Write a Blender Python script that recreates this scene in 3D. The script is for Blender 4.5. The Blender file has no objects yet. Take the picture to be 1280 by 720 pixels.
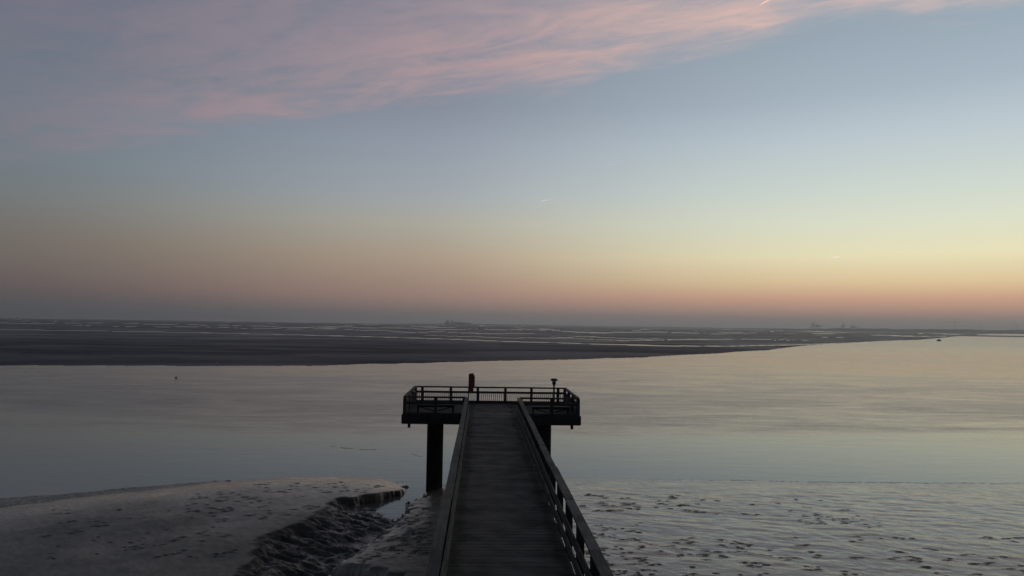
import bpy, math, random
import numpy as np

# ------------------------------------------------------------------ camera, sky, sun, exposure
scene = bpy.context.scene
COL = scene.collection
rng = random.Random(7)
R = math.radians

F_PX = 914.0
YAW, PITCH, ROLL = R(2.32), R(2.85), R(0.9)
CAM = (-0.71, 0.0, 10.57)

def _rx(a):
    c, s = math.cos(a), math.sin(a)
    return np.array([[1, 0, 0], [0, c, -s], [0, s, c]])

def _rz(a):
    c, s = math.cos(a), math.sin(a)
    return np.array([[c, -s, 0], [s, c, 0], [0, 0, 1]])

CR = _rz(-YAW) @ _rx(math.pi / 2 + PITCH) @ _rz(ROLL)

cam_data = bpy.data.cameras.new('camera')
cam = bpy.data.objects.new('camera', cam_data)
COL.objects.link(cam)
import mathutils
cam.matrix_world = mathutils.Matrix.Translation(CAM) @ mathutils.Matrix(CR.tolist()).to_4x4()
cam_data.sensor_width = 36.0
cam_data.lens = F_PX / 1280.0 * 36.0
cam_data.clip_start = 0.1
cam_data.clip_end = 200000.0
scene.camera = cam

def ray(px, py):
    d = CR @ np.array([(px - 640) / F_PX, -(py - 360) / F_PX, -1.0])
    return d / np.linalg.norm(d)

def ground_pt(px, py, z=0.0):
    d = ray(px, py)
    t = (z - CAM[2]) / d[2]
    return CAM[0] + d[0] * t, CAM[1] + d[1] * t

def far_pt(px, dist):
    """a spot on the ground at a given distance in the direction of an image column"""
    d = ray(px, 405)
    n = math.hypot(d[0], d[1])
    return CAM[0] + d[0] / n * dist, CAM[1] + d[1] / n * dist

SUN_AZ, SUN_EL = R(52.0), R(-2.0)        # the sun is still just below the horizon, to the right

scene.view_settings.view_transform = 'Standard'
scene.view_settings.look = 'None'
scene.view_settings.exposure = 0.0
scene.view_settings.gamma = 1.0
scene.view_settings.use_curve_mapping = False
scene.cycles.use_denoising = True
scene.cycles.max_bounces = 8
scene.cycles.volume_bounces = 1
scene.cycles.sample_clamp_indirect = 4.0

def lin(c):
    out = []
    for v in c:
        v = v / 255.0
        out.append(v / 12.92 if v <= 0.04045 else ((v + 0.055) / 1.055) ** 2.4)
    return tuple(out) + (1.0,)

class NT:
    """small node-tree helper"""
    def __init__(self, tree):
        self.t = tree
        self.n = tree.nodes
        self.l = tree.links
    def node(self, kind, **kw):
        nd = self.n.new(kind)
        for k, v in kw.items():
            setattr(nd, k, v)
        return nd
    def put(self, sock, v):
        if isinstance(v, bpy.types.NodeSocket):
            self.l.new(v, sock)
        elif v is not None:
            sock.default_value = v
    def math(self, op, a, b=None, c=None, clamp=False):
        nd = self.node('ShaderNodeMath', operation=op, use_clamp=clamp)
        self.put(nd.inputs[0], a)
        if b is not None: self.put(nd.inputs[1], b)
        if c is not None: self.put(nd.inputs[2], c)
        return nd.outputs[0]
    def vmath(self, op, a, b=None, out=0):
        nd = self.node('ShaderNodeVectorMath', operation=op)
        self.put(nd.inputs[0], a)
        if b is not None: self.put(nd.inputs[1], b)
        return nd.outputs[out]
    def dot(self, a, b):
        nd = self.node('ShaderNodeVectorMath', operation='DOT_PRODUCT')
        self.put(nd.inputs[0], a); self.put(nd.inputs[1], b)
        return nd.outputs['Value']
    def remap(self, v, a, b, c=0.0, d=1.0, smooth=True):
        nd = self.node('ShaderNodeMapRange', interpolation_type='SMOOTHSTEP' if smooth else 'LINEAR')
        nd.clamp = True
        self.put(nd.inputs['Value'], v)
        for k, x in zip(('From Min', 'From Max', 'To Min', 'To Max'), (a, b, c, d)):
            self.put(nd.inputs[k], x)
        return nd.outputs['Result']
    def mix(self, f, a, b, mode='MIX'):
        nd = self.node('ShaderNodeMix', data_type='RGBA', blend_type=mode)
        self.put(nd.inputs['Factor'], f)
        self.put(nd.inputs['A'], a) if False else self.put(nd.inputs[6], a)
        self.put(nd.inputs[7], b)
        return nd.outputs[2]
    def ramp(self, v, stops, interp='LINEAR'):
        nd = self.node('ShaderNodeValToRGB')
        cr = nd.color_ramp
        cr.interpolation = interp
        while len(cr.elements) > 1:
            cr.elements.remove(cr.elements[-1])
        cr.elements[0].position = stops[0][0]
        cr.elements[0].color = stops[0][1]
        for p, c in stops[1:]:
            e = cr.elements.new(p)
            e.color = c
        self.put(nd.inputs[0], v)
        return nd.outputs[0]
    def noise(self, vec, scale, detail=4.0, rough=0.55, dist=0.0):
        nd = self.node('ShaderNodeTexNoise')
        self.put(nd.inputs['Vector'], vec)
        nd.inputs['Scale'].default_value = scale
        nd.inputs['Detail'].default_value = detail
        nd.inputs['Roughness'].default_value = rough
        nd.inputs['Distortion'].default_value = dist
        return nd.outputs['Fac']
    def mapping(self, vec, scale=(1, 1, 1), rot=(0, 0, 0), loc=(0, 0, 0)):
        nd = self.node('ShaderNodeMapping')
        self.put(nd.inputs['Vector'], vec)
        nd.inputs['Scale'].default_value = scale
        nd.inputs['Rotation'].default_value = rot
        nd.inputs['Location'].default_value = loc
        return nd.outputs[0]

# ---- the sky: dusk glow by elevation and by bearing from the sun, with lit cirrus on a high plane
world = bpy.data.worlds.new('World')
scene.world = world
world.use_nodes = True
w = NT(world.node_tree)
for nd in list(w.n):
    w.n.remove(nd)
w_out = w.node('ShaderNodeOutputWorld')
w_bg = w.node('ShaderNodeBackground')
w.l.new(w_bg.outputs[0], w_out.inputs[0])
D = w.vmath('NORMALIZE', w.node('ShaderNodeTexCoord').outputs['Generated'])
sep = w.node('ShaderNodeSeparateXYZ'); w.l.new(D, sep.inputs[0])
zc = w.math('MAXIMUM', sep.outputs[2], 0.0)
tz = w.math('SQRT', zc)
ELEV = [0.3, 0.9, 2.2, 3.4, 5.3, 7.8, 10.2, 13.8, 16.7, 20.7, 26.0, 45.0, 90.0]
SKY_L = [(58, 60, 62), (78, 74, 75), (100, 89, 86), (108, 99, 94), (114, 108, 101), (114, 118, 119), (110, 121, 129),
         (107, 119, 131), (104, 115, 128), (100, 109, 125), (95, 103, 120), (70, 80, 94), (54, 66, 78)]
SKY_C = [(110, 106, 106), (134, 116, 110), (168, 136, 123), (172, 146, 128), (180, 162, 141), (178, 175, 162), (164, 171, 176),
         (149, 158, 170), (134, 142, 155), (126, 133, 149), (118, 126, 143), (90, 101, 116), (60, 72, 84)]
SKY_R = [(120, 118, 117), (162, 134, 122), (218, 168, 138), (234, 207, 160), (239, 231, 190), (221, 226, 205), (205, 216, 208),
         (186, 199, 206), (165, 180, 192), (150, 166, 178), (142, 157, 170), (104, 118, 134), (64, 76, 90)]
def sky_ramp(cols):
    return w.ramp(tz, [(math.sqrt(math.sin(R(e))), lin(c)) for e, c in zip(ELEV, cols)], 'EASE' if False else 'LINEAR')
rampL, rampC, rampR = sky_ramp(SKY_L), sky_ramp(SKY_C), sky_ramp(SKY_R)
flat = w.vmath('NORMALIZE', w.vmath('MULTIPLY', D, (1, 1, 0)))
bear = w.dot(flat, (math.sin(SUN_AZ), math.cos(SUN_AZ), 0))
sky = w.mix(w.remap(bear, 0.02, 0.72), rampL, rampC)
sky = w.mix(w.remap(bear, 0.53, 0.98), sky, rampR)
sky = w.mix(w.remap(bear, 0.0, -0.9, 0.0, 0.45), sky, lin((48, 54, 70)))
nishita = w.node('ShaderNodeTexSky', sky_type='NISHITA')
nishita.sun_disc = False
nishita.sun_elevation = SUN_EL
nishita.sun_rotation = SUN_AZ
nish = w.mix(1.0, nishita.outputs[0], (0.12, 0.12, 0.12, 1), 'MULTIPLY')
sky = w.mix(0.06, sky, nish)
# cirrus plane
uv = w.node('ShaderNodeVectorMath', operation='DIVIDE')
w.l.new(D, uv.inputs[0])
cz = w.node('ShaderNodeCombineXYZ')
zs = w.math('MAXIMUM', zc, 0.03)
for i in range(3):
    w.l.new(zs, cz.inputs[i])
w.l.new(cz.outputs[0], uv.inputs[1])
UV = uv.outputs[0]
along = w.dot(UV, (0.86, -0.51, 0))
across = w.dot(UV, (-0.51, -0.86, 0))
band = w.node('ShaderNodeCombineXYZ')
w.l.new(along, band.inputs[0]); w.l.new(across, band.inputs[1])
B = band.outputs[0]
n_big = w.noise(w.mapping(B, (0.55, 1.5, 1), rot=(0, 0, R(6))), 1.3, 5, 0.6, 0.3)
n_wisp = w.noise(w.mapping(B, (1.0, 2.3, 1), rot=(0, 0, R(-9))), 1.9, 6, 0.58, 0.9)
n_fine = w.noise(w.mapping(B, (3.0, 6.0, 1), rot=(0, 0, R(-14))), 2.5, 5, 0.62, 1.0)
edge = w.math('ADD', across, w.math('MULTIPLY', w.math('SUBTRACT', n_big, 0.5), 0.6))
edge = w.math('ADD', edge, w.math('MULTIPLY', w.math('SUBTRACT', n_wisp, 0.5), 0.5))
rise = w.remap(edge, -2.78, -2.38)
fall = w.math('MULTIPLY', w.remap(edge, -2.30, -1.60, 1.0, 0.45), w.remap(edge, -1.3, -0.4, 1.0, 0.0))
dens = w.math('MULTIPLY', rise, fall)
text = w.math('ADD', w.math('MULTIPLY', n_wisp, 0.55), w.math('ADD', w.math('MULTIPLY', n_fine, 0.14), w.math('MULTIPLY', n_big, 0.55)))
dens = w.math('MULTIPLY', dens, w.remap(text, 0.44, 0.80, 0.10, 1.08))
dens = w.math('MULTIPLY', dens, w.remap(zc, 0.10, 0.2))
dens = w.math('MULTIPLY', dens, w.remap(along, -5.6, -1.6, 0.35, 1.0))
dens = w.math('MULTIPLY', dens, w.remap(bear, -0.1, 0.75, 0.78, 1.05))
cl_col = w.mix(w.remap(bear, 0.087, 0.643, smooth=False), lin((138, 119, 129)), lin((178, 152, 152)))
cl_col = w.mix(w.remap(bear, 0.643, 0.93, smooth=False), cl_col, lin((222, 186, 174)))
sky = w.mix(w.math('MULTIPLY', dens, 0.95, clamp=True), sky, cl_col)
w.l.new(sky, w_bg.inputs['Color'])
w_bg.inputs['Strength'].default_value = 1.12

sun_data = bpy.data.lights.new('sun', 'SUN')
sun_data.energy = 5.0
sun_data.angle = R(0.5)
sun_data.color = (1.0, 0.74, 0.6)
sun = bpy.data.objects.new('sun', sun_data)
COL.objects.link(sun)
sdir = mathutils.Vector((math.sin(SUN_AZ) * math.cos(SUN_EL), math.cos(SUN_AZ) * math.cos(SUN_EL), math.sin(SUN_EL)))
sun.rotation_euler = sdir.to_track_quat('Z', 'Y').to_euler()

# ------------------------------------------------------------------ helpers
def set_props(o, label=None, cat=None, group=None, kind=None):
    if label: o['label'] = label
    if cat: o['category'] = cat
    if group: o['group'] = group
    if kind: o['kind'] = kind
    return o

def thing(name, label, cat, loc=(0, 0, 0), rz=0.0, group=None):
    o = bpy.data.objects.new(name, None)
    COL.objects.link(o)
    o.location = loc
    o.rotation_euler = (0, 0, rz)
    o.empty_display_size = 0.3
    return set_props(o, label, cat, group)

class MB:
    """collects boxes, tubes and prisms; build() links them as one mesh object"""
    def __init__(self):
        self.v, self.f, self.s = [], [], []
    def add(self, vs, fs, smooth=False):
        b = len(self.v)
        self.v += [tuple(p) for p in vs]
        self.f += [tuple(i + b for i in f) for f in fs]
        self.s += [smooth] * len(fs)
        return self
    def box(self, x0, x1, y0, y1, z0, z1, jit=0.0):
        vs = [(x, y, z) for z in (z0, z1) for y in (y0, y1) for x in (x0, x1)]
        if jit:
            vs = [tuple(c + rng.uniform(-jit, jit) for c in p) for p in vs]
        return self.add(vs, [(0, 2, 3, 1), (4, 5, 7, 6), (0, 1, 5, 4), (2, 6, 7, 3), (0, 4, 6, 2), (1, 3, 7, 5)])
    def bar(self, p, q, wd, ht):
        """rectangular bar from p to q"""
        p, q = np.array(p, float), np.array(q, float)
        d = (q - p) / np.linalg.norm(q - p)
        up = np.array((0, 0, 1.0)) if abs(d[2]) < 0.95 else np.array((0, 1.0, 0))
        s = np.cross(d, up); s /= np.linalg.norm(s)
        u = np.cross(s, d)
        vs = []
        for e in (p, q):
            for a, b in ((-1, -1), (1, -1), (1, 1), (-1, 1)):
                vs.append(e + s * a * wd / 2 + u * b * ht / 2)
        return self.add(vs, [(3, 2, 1, 0), (4, 5, 6, 7), (0, 1, 5, 4), (1, 2, 6, 5), (2, 3, 7, 6), (3, 0, 4, 7)])
    def lathe(self, prof, n=20, c=(0, 0), smooth=True):
        """prof: list of (radius, z)"""
        vs, fs = [], []
        for r, z in prof:
            for k in range(n):
                a = 2 * math.pi * k / n
                vs.append((c[0] + r * math.cos(a), c[1] + r * math.sin(a), z))
        m = len(prof)
        for i in range(m - 1):
            for k in range(n):
                k2 = (k + 1) % n
                fs.append((i * n + k, i * n + k2, (i + 1) * n + k2, (i + 1) * n + k))
        self.add(vs, fs, smooth)
        b = len(self.v) - len(vs)
        self.f.append(tuple(b + k for k in reversed(range(n)))); self.s.append(False)
        self.f.append(tuple(b + (m - 1) * n + k for k in range(n))); self.s.append(False)
        return self
    def tube(self, pts, radii, n=8):
        vs, fs = [], []
        pts = [np.array(p, float) for p in pts]
        for i, p in enumerate(pts):
            a = pts[max(i - 1, 0)]; b = pts[min(i + 1, len(pts) - 1)]
            d = (b - a) / np.linalg.norm(b - a)
            up = np.array((0, 0, 1.0)) if abs(d[2]) < 0.9 else np.array((1.0, 0, 0))
            s = np.cross(d, up); s /= np.linalg.norm(s)
            u = np.cross(s, d)
            for k in range(n):
                t = 2 * math.pi * k / n
                vs.append(p + (s * math.cos(t) + u * math.sin(t)) * radii[i])
        for i in range(len(pts) - 1):
            for k in range(n):
                k2 = (k + 1) % n
                fs.append((i * n + k, i * n + k2, (i + 1) * n + k2, (i + 1) * n + k))
        fs.append(tuple(reversed(range(n))))
        fs.append(tuple((len(pts) - 1) * n + k for k in range(n)))
        return self.add(vs, fs, True)
    def build(self, name, mat, parent=None, loc=None):
        me = bpy.data.meshes.new(name)
        me.from_pydata(self.v, [], self.f)
        me.polygons.foreach_set('use_smooth', self.s)
        me.update()
        me.materials.append(mat)
        o = bpy.data.objects.new(name, me)
        COL.objects.link(o)
        if parent: o.parent = parent
        if loc: o.location = loc
        return o

def new_mat(name):
    m = bpy.data.materials.new(name)
    m.use_nodes = True
    t = NT(m.node_tree)
    bsdf = t.n['Principled BSDF']
    return m, t, bsdf

def bump(t, bsdf, h, strength, dist, prev=None):
    nd = t.node('ShaderNodeBump')
    t.put(nd.inputs['Height'], h)
    nd.inputs['Strength'].default_value = strength if not isinstance(strength, bpy.types.NodeSocket) else 1.0
    if isinstance(strength, bpy.types.NodeSocket): t.l.new(strength, nd.inputs['Strength'])
    nd.inputs['Distance'].default_value = dist
    if prev: t.l.new(prev, nd.inputs['Normal'])
    return nd.outputs[0]

# ------------------------------------------------------------------ materials
def wood_mat(name, dark, light, scale, rough=0.75, spec=0.3, algae=None, edges=0.0):
    m, t, b = new_mat(name)
    tc = t.node('ShaderNodeTexCoord').outputs['Object']
    grain = t.noise(t.mapping(tc, scale), 1.0, 6, 0.65, 0.4)
    blot = t.noise(tc, 1.3, 4, 0.6)
    col = t.mix(t.remap(grain, 0.3, 0.7), dark, light)
    rnd = t.node('ShaderNodeNewGeometry').outputs['Random Per Island']
    col = t.mix(0.8, col, t.ramp(rnd, [(0, (0.70, 0.70, 0.70, 1)), (1, (1.20, 1.19, 1.17, 1))]), 'MULTIPLY')
    col = t.mix(t.remap(blot, 0.45, 0.75, 0, 0.35), col, tuple(c * 0.45 for c in dark[:3]) + (1,))
    if algae:
        al = t.noise(tc, 0.8, 5, 0.65)
        col = t.mix(t.remap(al, 0.5, 0.7, 0, 0.65), col, algae)
        if edges:       # darker olive strip with a noisy border along both sides of the deck
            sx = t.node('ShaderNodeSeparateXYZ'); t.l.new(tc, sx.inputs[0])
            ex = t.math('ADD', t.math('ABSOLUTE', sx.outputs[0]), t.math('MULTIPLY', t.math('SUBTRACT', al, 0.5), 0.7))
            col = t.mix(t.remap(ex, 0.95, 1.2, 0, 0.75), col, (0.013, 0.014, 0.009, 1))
    t.l.new(col, b.inputs['Base Color'])
    t.put(b.inputs['Roughness'], t.remap(blot, 0.3, 0.7, rough - 0.12, rough + 0.12))
    b.inputs['Specular IOR Level'].default_value = spec
    t.l.new(bump(t, b, grain, 0.5, 0.004), b.inputs['Normal'])
    return m

M = {}
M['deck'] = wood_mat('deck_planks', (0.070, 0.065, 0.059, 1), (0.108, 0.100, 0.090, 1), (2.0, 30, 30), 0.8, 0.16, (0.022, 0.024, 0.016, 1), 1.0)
M['rail'] = wood_mat('railing_wood', (0.036, 0.037, 0.033, 1), (0.085, 0.083, 0.073, 1), (28, 1.6, 28), 0.75, 0.2, (0.040, 0.046, 0.032, 1))
M['beam'] = wood_mat('dark_beam', (0.012, 0.012, 0.012, 1), (0.026, 0.025, 0.024, 1), (2, 2, 14), 0.8, 0.2)
M['board'] = wood_mat('railing_boards', (0.055, 0.053, 0.046, 1), (0.125, 0.118, 0.100, 1), (28, 1.6, 28), 0.7, 0.25)
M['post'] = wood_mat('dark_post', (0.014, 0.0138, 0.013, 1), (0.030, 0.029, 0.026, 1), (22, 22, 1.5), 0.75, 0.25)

def plain_mat(name, col, rough=0.6, metal=0.0, vary=0.25, spec=0.4):
    m, t, b = new_mat(name)
    tc = t.node('ShaderNodeTexCoord').outputs['Object']
    n = t.noise(tc, 2.5, 5, 0.65)
    t.l.new(t.mix(t.remap(n, 0.3, 0.75), tuple(c * (1 - vary) for c in col[:3]) + (1,), tuple(min(1, c * (1 + vary)) for c in col[:3]) + (1,)), b.inputs['Base Color'])
    t.put(b.inputs['Roughness'], t.remap(n, 0.3, 0.7, rough - 0.1, rough + 0.1))
    b.inputs['Metallic'].default_value = metal
    b.inputs['Specular IOR Level'].default_value = spec
    return m

def pile_mat():
    m, t, b = new_mat('pile_steel')
    tc = t.node('ShaderNodeTexCoord').outputs['Object']
    s = t.node('ShaderNodeSeparateXYZ'); t.l.new(tc, s.inputs[0])
    n = t.noise(t.mapping(tc, (6, 6, 1.2)), 1.0, 6, 0.65)
    n2 = t.noise(tc, 9, 5, 0.7)
    tide = t.remap(t.math('ADD', s.outputs[2], t.math('MULTIPLY', n, 1.2)), 3.2, 2.4)     # weed below the tide line
    col = t.mix(t.remap(n, 0.35, 0.7), (0.014, 0.013, 0.013, 1), (0.032, 0.027, 0.024, 1))
    col = t.mix(t.math('MULTIPLY', tide, t.remap(n2, 0.35, 0.6)), col, (0.014, 0.018, 0.010, 1))
    t.l.new(col, b.inputs['Base Color'])
    b.inputs['Roughness'].default_value = 0.8
    b.inputs['Specular IOR Level'].default_value = 0.15
    t.l.new(bump(t, b, n2, 0.6, 0.03), b.inputs['Normal'])
    return m
M['pile'] = pile_mat()
M['baluster'] = plain_mat('grey_wire', (0.05, 0.05, 0.05), 0.6)
M['red'] = plain_mat('dark_red_paint', (0.040, 0.005, 0.007), 0.7, spec=0.06)
M['sign_back'] = plain_mat('sign_edge', (0.12, 0.10, 0.10), 0.5)
M['iron'] = plain_mat('dark_iron', (0.022, 0.022, 0.023), 0.5, 0.4)
M['glass'] = plain_mat('frosted_glass', (0.30, 0.30, 0.29), 0.35)
M['hull'] = plain_mat('dark_hull', (0.09, 0.092, 0.09), 0.6)
M['steel_far'] = plain_mat('weathered_steel', (0.26, 0.27, 0.28), 0.7)
M['ship_white'] = plain_mat('ship_superstructure', (0.35, 0.35, 0.33), 0.6)
M['turbine'] = plain_mat('turbine_paint', (0.25, 0.25, 0.25), 0.5)
M['shore'] = plain_mat('far_shore_land', (0.06, 0.075, 0.065), 0.9, vary=0.4, spec=0.1)
M['gull'] = plain_mat('pale_feathers', (0.55, 0.54, 0.52), 0.8)
M['duck'] = plain_mat('dark_feathers', (0.03, 0.028, 0.026), 0.8)
M['beak'] = plain_mat('beak', (0.25, 0.13, 0.03), 0.6)
M['weed'] = plain_mat('seaweed', (0.012, 0.014, 0.010), 0.6)
def vapour_mat(name, col):
    m, t, b = new_mat(name)
    t.n.remove(b)
    d = t.node('ShaderNodeBsdfTransparent'); tr = t.node('ShaderNodeBsdfTranslucent'); mx = t.node('ShaderNodeMixShader')
    n = t.noise(t.node('ShaderNodeTexCoord').outputs['Object'], 0.02, 3)
    c = t.mix(n, tuple(v * 0.9 for v in col) + (1,), col + (1,))
    t.l.new(c, tr.inputs[0])
    mx.inputs[0].default_value = 0.72
    t.l.new(tr.outputs[0], mx.inputs[1]); t.l.new(d.outputs[0], mx.inputs[2])
    t.l.new(mx.outputs[0], [k for k in t.n if k.type == 'OUTPUT_MATERIAL'][0].inputs[0])
    return m
M['vapour'] = vapour_mat('vapour', (0.95, 0.97, 0.98))
M['vapour_pink'] = vapour_mat('vapour_pink', (0.95, 0.82, 0.80))

# mud
def mud_mat():
    m, t, b = new_mat('wet_mud')
    tc = t.node('ShaderNodeTexCoord').outputs['Object']
    far = t.node('ShaderNodeAttribute', attribute_name='far').outputs['Fac']
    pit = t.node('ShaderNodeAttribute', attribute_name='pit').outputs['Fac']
    steep = t.node('ShaderNodeAttribute', attribute_name='cut').outputs['Fac']
    n1 = t.noise(tc, 0.35, 6, 0.6, 0.3)
    flow = t.node('ShaderNodeCombineXYZ')           # run-off streaks lie obliquely across the flat
    t.l.new(t.dot(tc, (0.62, -0.78, 0)), flow.inputs[0]); t.l.new(t.math('MULTIPLY', t.dot(tc, (0.78, 0.62, 0)), 2.4), flow.inputs[1])
    n2 = t.noise(flow.outputs[0], 1.5, 6, 0.66, 0.5)
    n3 = t.noise(tc, 9.0, 6, 0.7)
    near = t.mix(t.remap(n1, 0.35, 0.68), (0.130, 0.100, 0.072, 1), (0.185, 0.146, 0.108, 1))
    zz = t.node('ShaderNodeSeparateXYZ'); t.l.new(tc, zz.inputs[0])
    near = t.mix(t.remap(t.math('ADD', zz.outputs[2], t.math('MULTIPLY', t.math('SUBTRACT', n1, 0.5), 0.5)), 0.45, 0.80), near, (0.048, 0.044, 0.029, 1))     # darker, more olive mud higher up
    near = t.mix(t.remap(n2, 0.56, 0.76, 0, 0.30), near, (0.045, 0.043, 0.036, 1))
    n4 = t.noise(t.mapping(tc, (4.5, 6.5, 4)), 1.0, 3, 0.7)       # worm casts, shell bits
    near = t.mix(t.math('MULTIPLY', t.remap(n4, 0.60, 0.70, 0, 0.5), t.remap(n1, 0.40, 0.60)), near, (0.022, 0.020, 0.015, 1))
    near = t.mix(t.math('MULTIPLY', pit, 0.6), near, (0.016, 0.015, 0.012, 1))  # shade inside the prints and holes, put into the mud colour
    near = t.mix(t.math('MULTIPLY', steep, t.remap(n2, 0.3, 0.7, 0.7, 1.0)), near, (0.016, 0.015, 0.012, 1))  # creek wall and gully shade put into the colour; the rims are dark mud
    nf = t.noise(t.mapping(tc, (0.012, 0.03, 1)), 1.0, 6, 0.62, 0.8)
    nf2 = t.noise(t.mapping(tc, (0.45, 0.28, 1)), 1.0, 5, 0.7)
    outer = t.remap(t.vmath('LENGTH', tc, out=1), 330, 520)
    fcol = t.mix(t.remap(nf, 0.35, 0.7), (0.034, 0.031, 0.040, 1), (0.072, 0.067, 0.080, 1))
    fcol = t.mix(t.remap(nf2, 0.55, 0.70, 0, 0.8), fcol, (0.085, 0.082, 0.086, 1))
    t.l.new(t.mix(far, near, fcol), b.inputs['Base Color'])
    r_near = t.math('ADD', t.remap(n2, 0.3, 0.7, 0.13, 0.27), t.math('MULTIPLY', t.math('SUBTRACT', n1, 0.5), 0.25))
    sp = t.node('ShaderNodeSeparateXYZ'); t.l.new(tc, sp.inputs[0])
    r_near = t.math('ADD', r_near, t.remap(sp.outputs[2], 0.22, 0.85, 0.0, 0.32))       # drier where it stands higher
    r_near = t.math('ADD', r_near, t.math('MULTIPLY', pit, 0.3))
    r_near = t.math('ADD', r_near, t.math('MULTIPLY', steep, 0.1))
    r_far = t.math('SUBTRACT', t.remap(nf, 0.35, 0.62, 0.9, 0.62), t.math('MULTIPLY', outer, 0.14))
    mixr = t.node('ShaderNodeMix', data_type='FLOAT')
    t.put(mixr.inputs[0], far); t.put(mixr.inputs[2], r_near); t.put(mixr.inputs[3], r_far)
    t.l.new(mixr.outputs[0], b.inputs['Roughness'])
    mixs = t.node('ShaderNodeMix', data_type='FLOAT')
    t.put(mixs.inputs[0], far)
    t.put(mixs.inputs[2], t.math('MULTIPLY', t.math('SUBTRACT', 0.9, t.math('MULTIPLY', steep, 0.68)), t.remap(sp.outputs[2], 0.40, 0.85, 1.0, 0.5)))
    t.put(mixs.inputs[3], t.math('ADD', t.remap(outer, 0, 1, 0.14, 0.30, smooth=False), t.remap(nf2, 0.5, 0.7, 0, 0.12)))
    t.l.new(mixs.outputs[0], b.inputs['Specular IOR Level'])
    nb = bump(t, b, n2, 0.34, 0.018)
    nb = bump(t, b, n3, 0.30, 0.005, nb)
    t.l.new(nb, b.inputs['Normal'])
    return m
M['mud'] = mud_mat()

def water_mat():
    m, t, b = new_mat('estuary_water')
    tc = t.node('ShaderNodeTexCoord').outputs['Object']
    patch = t.noise(t.mapping(tc, (0.010, 0.035, 1), rot=(0, 0, R(-4))), 1.0, 5, 0.6, 0.6)
    patch2 = t.noise(t.mapping(tc, (0.05, 0.15, 1), loc=(3, 7, 0)), 1.0, 6, 0.7, 1.2)
    s = t.node('ShaderNodeSeparateXYZ'); t.l.new(tc, s.inputs[0])
    # a breeze ruffles the middle of the channel; the lee of the near shore stays smooth
    wob = t.math('ADD', s.outputs[1], t.math('MULTIPLY', t.math('SUBTRACT', patch, 0.5), 70.0))
    breeze = t.math('MULTIPLY', t.remap(wob, 58, 100), t.remap(wob, 105, 190, 1.0, 0.45))
    ruff = t.math('ADD', t.math('MULTIPLY', breeze, t.math('MULTIPLY', t.remap(patch, 0.35, 0.6, 0.6, 1.0), t.remap(patch2, 0.38, 0.62, 0.35, 1.05))), 0.10)
    r1 = t.noise(t.mapping(tc, (0.55, 1.7, 1), rot=(0, 0, R(-6))), 1.0, 5, 0.62, 0.3)
    r2 = t.noise(t.mapping(tc, (1.6, 5.5, 1), rot=(0, 0, R(5))), 1.0, 4, 0.6, 0.2)
    r0 = t.noise(t.mapping(tc, (0.16, 0.55, 1)), 1.0, 3, 0.6, 0.5)
    h = t.math('ADD', t.math('MULTIPLY', r0, 1.5), t.math('ADD', t.math('MULTIPLY', r1, 0.8), t.math('MULTIPLY', r2, 0.35)))
    t.l.new(bump(t, b, h, t.math('MULTIPLY', ruff, 0.60), 0.15), b.inputs['Normal'])
    b.inputs['Base Color'].default_value = (0.100, 0.100, 0.094, 1)
    b.inputs['IOR'].default_value = 1.333
    t.put(b.inputs['Roughness'], t.math('ADD', t.math('ADD', t.math('MULTIPLY', ruff, 0.10), t.remap(s.outputs[1], 110, 600, 0.0, 0.11)), 0.06))
    return m
M['water'] = water_mat()

# ------------------------------------------------------------------ numpy noise
def _hash(ix, iy, seed):
    h = (ix.astype(np.int64) * 374761393 + iy.astype(np.int64) * 668265263 + seed * 1442695041) & 0xFFFFFFFF
    h = ((h ^ (h >> 13)) * 1274126177) & 0xFFFFFFFF
    return ((h ^ (h >> 16)) & 0xFFFFFF) / float(0xFFFFFF)

def vnoise(x, y, seed=0):
    ix, iy = np.floor(x), np.floor(y)
    fx, fy = x - ix, y - iy
    fx = fx * fx * fx * (fx * (fx * 6 - 15) + 10); fy = fy * fy * fy * (fy * (fy * 6 - 15) + 10)
    a, b = _hash(ix, iy, seed), _hash(ix + 1, iy, seed)
    c, d = _hash(ix, iy + 1, seed), _hash(ix + 1, iy + 1, seed)
    return (a * (1 - fx) + b * fx) * (1 - fy) + (c * (1 - fx) + d * fx) * fy

def fbm(x, y, seed=0, octs=5, gain=0.5):
    s = np.zeros_like(x); a = 1.0; tot = 0.0
    for o in range(octs):
        s += a * vnoise(x * 2 ** o + 17.3 * o, y * 2 ** o - 9.1 * o, seed + o)
        tot += a; a *= gain
    return s / tot                                          # 0..1

def sstep(a, b, x):
    t = np.clip((x - a) / (b - a), 0, 1)
    return t * t * (3 - 2 * t)

def poly_sd(x, y, pts):
    """signed distance to a closed polygon, positive inside"""
    pts = np.array(pts, float)
    d2 = np.full(x.shape, 1e18)
    inside = np.zeros(x.shape, bool)
    for (x0, y0), (x1, y1) in zip(pts, np.roll(pts, -1, 0)):
        ex, ey = x1 - x0, y1 - y0
        t = np.clip(((x - x0) * ex + (y - y0) * ey) / (ex * ex + ey * ey), 0, 1)
        d2 = np.minimum(d2, (x - x0 - t * ex) ** 2 + (y - y0 - t * ey) ** 2)
        c = (y0 > y) != (y1 > y)
        if ey != 0:
            inside ^= c & (x < ex * (y - y0) / ey + x0)
    return np.where(inside, 1, -1) * np.sqrt(d2)

def line_d(x, y, pts):
    d2 = np.full(x.shape, 1e18)
    for (x0, y0), (x1, y1) in zip(pts[:-1], pts[1:]):
        ex, ey = x1 - x0, y1 - y0
        t = np.clip(((x - x0) * ex + (y - y0) * ey) / (ex * ex + ey * ey), 0, 1)
        d2 = np.minimum(d2, (x - x0 - t * ex) ** 2 + (y - y0 - t * ey) ** 2)
    return np.sqrt(d2)

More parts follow.
